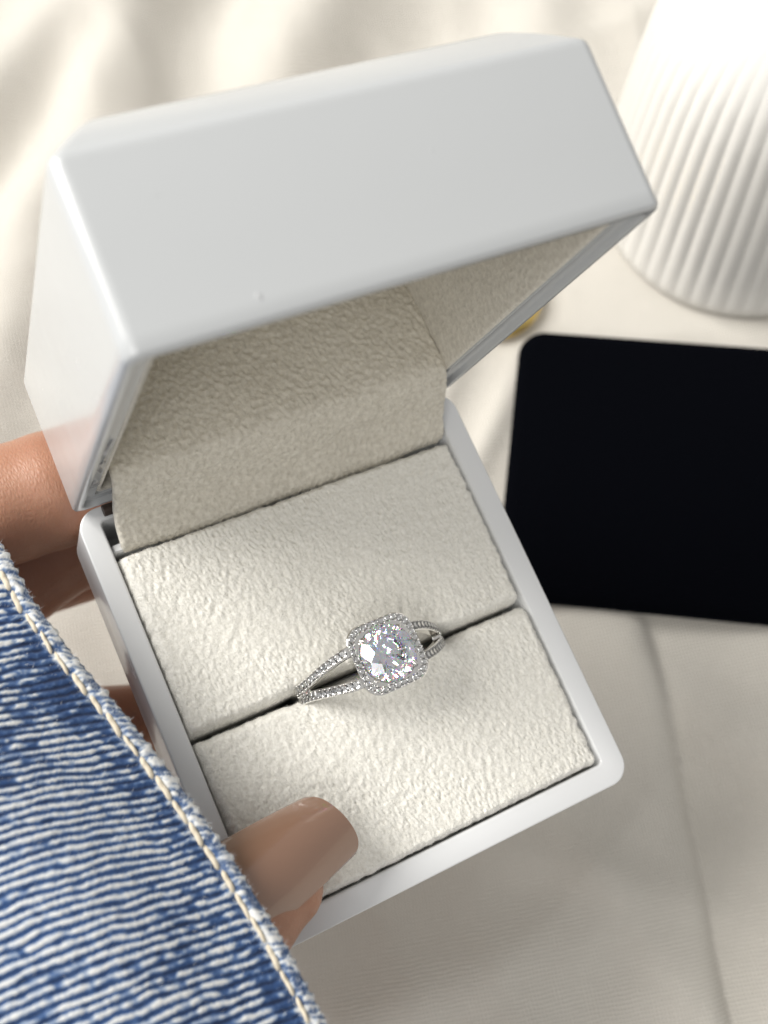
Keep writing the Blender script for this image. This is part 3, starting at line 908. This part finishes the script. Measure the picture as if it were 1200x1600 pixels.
ad = N(nt, 'ShaderNodeMath', operation='MULTIPLY_ADD'); ad.inputs[1].default_value = 1.0; ad.inputs[2].default_value = -0.5
nt.links.new(nz.outputs['Fac'], ad.inputs[0])
aw = N(nt, 'ShaderNodeMath', operation='ADD', use_clamp=True); nt.links.new(a1.outputs['Fac'], aw.inputs[0]); nt.links.new(ad.outputs[0], aw.inputs[1])
blue = ramp(nt, aw.outputs[0], [(0.0, (0.026, 0.062, 0.165)), (0.35, (0.085, 0.15, 0.30)), (0.7, (0.36, 0.42, 0.51)), (1.0, (0.66, 0.66, 0.645))])
mixd = N(nt, 'ShaderNodeMixRGB'); mixd.inputs['Color2'].default_value = (0.010, 0.020, 0.055, 1)
nt.links.new(a2.outputs['Fac'], mixd.inputs['Fac']); nt.links.new(blue.outputs['Color'], mixd.inputs['Color1'])
nt.links.new(mixd.outputs['Color'], b.inputs['Base Color'])
bp = N(nt, 'ShaderNodeBump'); bp.inputs['Strength'].default_value = 0.35; bp.inputs['Distance'].default_value = 0.0003
nt.links.new(nz.outputs['Fac'], bp.inputs['Height']); nt.links.new(bp.outputs['Normal'], b.inputs['Normal'])
M_DENIM = m
M_FUZZ, _nt, _b = new_mat('denim_lint')
_b.inputs['Base Color'].default_value = (0.55, 0.57, 0.60, 1); _b.inputs['Roughness'].default_value = 1.0
sl_o = h0 + e1 * HL / 2 + e2 * 50 - e3 * 40
sleeve = empty('denim_sleeve', sl_o)
tag(sleeve, 'faded blue denim sleeve cuff with cream hem stitching over the hand', 'sleeve')
mesh_np('cloth', P_all - sl_o, grid_faces(len(prof) + len(v_ax), len(s_ax)), M_DENIM, sleeve, attrs={'white': w_all, 'dark': d_all})
# loose fibres
rq = np.random.default_rng(5)
ie = np.r_[rq.integers(0, 14 * len(s_ax), 5200), rq.integers(0, len(Pd.reshape(-1, 3)), 9000)]
nap('fuzz', Pd.reshape(-1, 3)[ie] - sl_o, np.repeat((e3 * 0.6 - e2 * 0.4)[None, :], len(ie), 0), 9000, 0.55, 0.035, M_FUZZ, sleeve, 77, 0.8)
# underside of the sleeve, coming round below the wrist
ss = np.linspace(0, 1, 40); vv2 = np.linspace(0.5, 73, 30)
S2, V2 = np.meshgrid(ss, vv2)
arc_s = -14 + (HL + 30) * (0.5 - 0.5 * np.cos(np.pi * S2))
hb = crown(arc_s, V2) + 2.0 - 46 * np.sin(np.pi * S2) ** 0.7
Pu = h0 + arc_s[..., None] * e1 + V2[..., None] * e2 + hb[..., None] * e3
o = mesh_np('cloth_underside', Pu.reshape(-1, 3) - sl_o, grid_faces(30, 40), M_DENIM, sleeve, attrs={'white': np.full(1200, 0.4), 'dark': np.full(1200, 0.2)})
# hem stitches
m, nt, b = new_mat('cream_thread')
b.inputs['Base Color'].default_value = (0.62, 0.55, 0.43, 1); b.inputs['Roughness'].default_value = 0.8
tc = N(nt, 'ShaderNodeTexCoord'); wv = N(nt, 'ShaderNodeTexWave', bands_direction='DIAGONAL'); wv.inputs['Scale'].default_value = 420; wv.inputs['Distortion'].default_value = 2
nt.links.new(tc.outputs['Object'], wv.inputs['Vector'])
bp = N(nt, 'ShaderNodeBump'); bp.inputs['Strength'].default_value = 0.3; bp.inputs['Distance'].default_value = 0.0002
nt.links.new(wv.outputs['Fac'], bp.inputs['Height']); nt.links.new(bp.outputs['Normal'], b.inputs['Normal'])
M_THREAD = m
tt = np.linspace(-1, 1, 9)
V, F = tube(np.stack([tt * 1.55, 0.05 * np.sin(tt * 3), 0.16 * (1 - tt ** 2) - 0.12], -1), 0.22 * np.clip(1.02 - tt ** 6, 0.1, 1) ** 0.5, 8)
V[:, 1] *= 1.25; V[:, 2] *= 0.9
st_o = fix_normals(mesh_np('stitch', V, F, M_THREAD, sleeve)); st_me = st_o.data
pitch_s = 2.95
for k, s_ in enumerate(np.arange(-10, HL + 12, pitch_s)):
    o = st_o if k == 0 else bpy.data.objects.new('stitch', st_me)
    if k: COL.objects.link(o); o.parent = sleeve
    so = np.interp(s_, hem_s, hem_v); so2 = np.interp(s_ + 0.5, hem_s, hem_v)
    i_s = int(np.clip((s_ - s_ax[0]) / st, 0, len(s_ax) - 1)); i_v = int(stitch_v / st)
    p_ = Pd[i_v, i_s] + e3 * 0.16
    dx = e1 + e2 * ((so2 - so) / 0.5 + 0.16 + 0.05 * rng.normal()); dx /= np.linalg.norm(dx)
    dz = e3 - (e3 @ dx) * dx; dz /= np.linalg.norm(dz); dy_ = np.cross(dz, dx)
    Mx = Matrix.Identity(4)
    for i in range(3):
        Mx[i][0], Mx[i][1], Mx[i][2] = dx[i], dy_[i], dz[i]
    Mx.translation = Vector((p_ - sl_o) * MM)
    sc_ = rng.uniform(0.82, 1.04)
    o.matrix_local = Mx @ Matrix.Diagonal((sc_, rng.uniform(0.8, 1.25), rng.uniform(0.8, 1.1), 1))

# ------------------------------------------------------------------ black velvet pad lying on the sheet
m, nt, b = new_mat('black_velvet')
b.inputs['Base Color'].default_value = (0.0018, 0.0020, 0.0030, 1)
b.inputs['Sheen Weight'].default_value = 0.012; b.inputs['Sheen Tint'].default_value = (0.6, 0.7, 1, 1); b.inputs['Roughness'].default_value = 1.0
b.inputs['Specular IOR Level'].default_value = 0.0
noise_bump(nt, b, 1800, 0.3, 0.0004, 4)
M_BLACK = m
bl = empty('black_display_pad', (8.4, 107.2, 0.8))
bl.rotation_euler = (0, 0, math.radians(-7.0))
tag(bl, 'black velvet jewellery pad with rounded corner lying between box and ribbed vase', 'display pad')
wd, ht_ = 96.0, 54.5
lo_ = []
for e, z, r_ in ((1.2, -0.4, 4), (0.25, 0.4, 4.6), (0, 1.4, 5), (0, 3.4, 5), (0.35, 4.6, 4.8), (1.2, 5.4, 4.4), (2.6, 5.8, 3.6), (10, 6.1, 3)):
    lo_.append(rrect(wd / 2, -ht_ / 2, wd / 2 - e, ht_ / 2 - e, r_, z, 10))
V, F = loft(lo_)
fix_normals(mesh_np('cover', V, F, M_BLACK, bl, 70))
# gold ring just behind it
m, nt, b = new_mat('gold'); b.inputs['Base Color'].default_value = (0.83, 0.62, 0.22, 1); b.inputs['Metallic'].default_value = 1; b.inputs['Roughness'].default_value = 0.3
a = np.linspace(0, 2 * np.pi, 48, endpoint=False)
V, F = tube(np.stack([8.0 * np.cos(a), 8.0 * np.sin(a), np.full(48, 0.0)], -1), 1.3, 12, True)
g = mesh_np('gold_hoop', V, F, m)
g.location = Vector((3.9 * MM, 116.0 * MM, 2.6 * MM)); fix_normals(g)
tag(g, 'small gold hoop peeking out at the corner of the black pad', 'hoop')

# ------------------------------------------------------------------ ribbed white vase
m, nt, b = new_mat('white_ceramic')
b.inputs['Base Color'].default_value = (0.74, 0.73, 0.70, 1); b.inputs['Roughness'].default_value = 0.3
b.inputs['Coat Weight'].default_value = 0.5; b.inputs['Coat Roughness'].default_value = 0.15
noise_bump(nt, b, 90, 0.05, 0.001, 3)
NR = 54
na = NR * 12
th_ = np.linspace(0, 2 * np.pi, na, endpoint=False)
prof_v = [(0.5, 0.0), (28.3, 0.0), (29.4, 0.4), (29.9, 1.4), (29.7, 4), (28.9, 12), (27.8, 22), (26.4, 34), (24.9, 45), (23.4, 52), (21.0, 58), (17.5, 62.5), (14.0, 66.0), (12.6, 69), (12.2, 74), (12.6, 77), (11.4, 77.4), (10.6, 76.5), (10.4, 70), (12.0, 62), (20.0, 40), (22, 8), (0.5, 6)]
rowsv = []
for r_, z in prof_v:
    k = 0.0
    if 1.0 < z < 66 and r_ > 16 and (r_, z) not in ((20.0, 40), (22, 8)):
        k = 0.22 * float(smooth(np.array(z), 1, 5) * (1 - smooth(np.array(z), 46, 64)))
    rr = r_ + k * (np.abs(np.cos(th_ * NR / 2)) * 2 - 1.2)
    rowsv.append(np.stack([rr * np.cos(th_), rr * np.sin(th_), np.full(na, z)], -1))
V = np.concatenate(rowsv)
F = grid_faces(len(rowsv), na, True)
vase = mesh_np('ribbed_vase', V, F, m)
vase.location = Vector((55.5 * MM, 139.5 * MM, 0.8 * MM)); fix_normals(vase)
tag(vase, 'white ribbed ceramic vase standing beyond the black pad', 'vase')
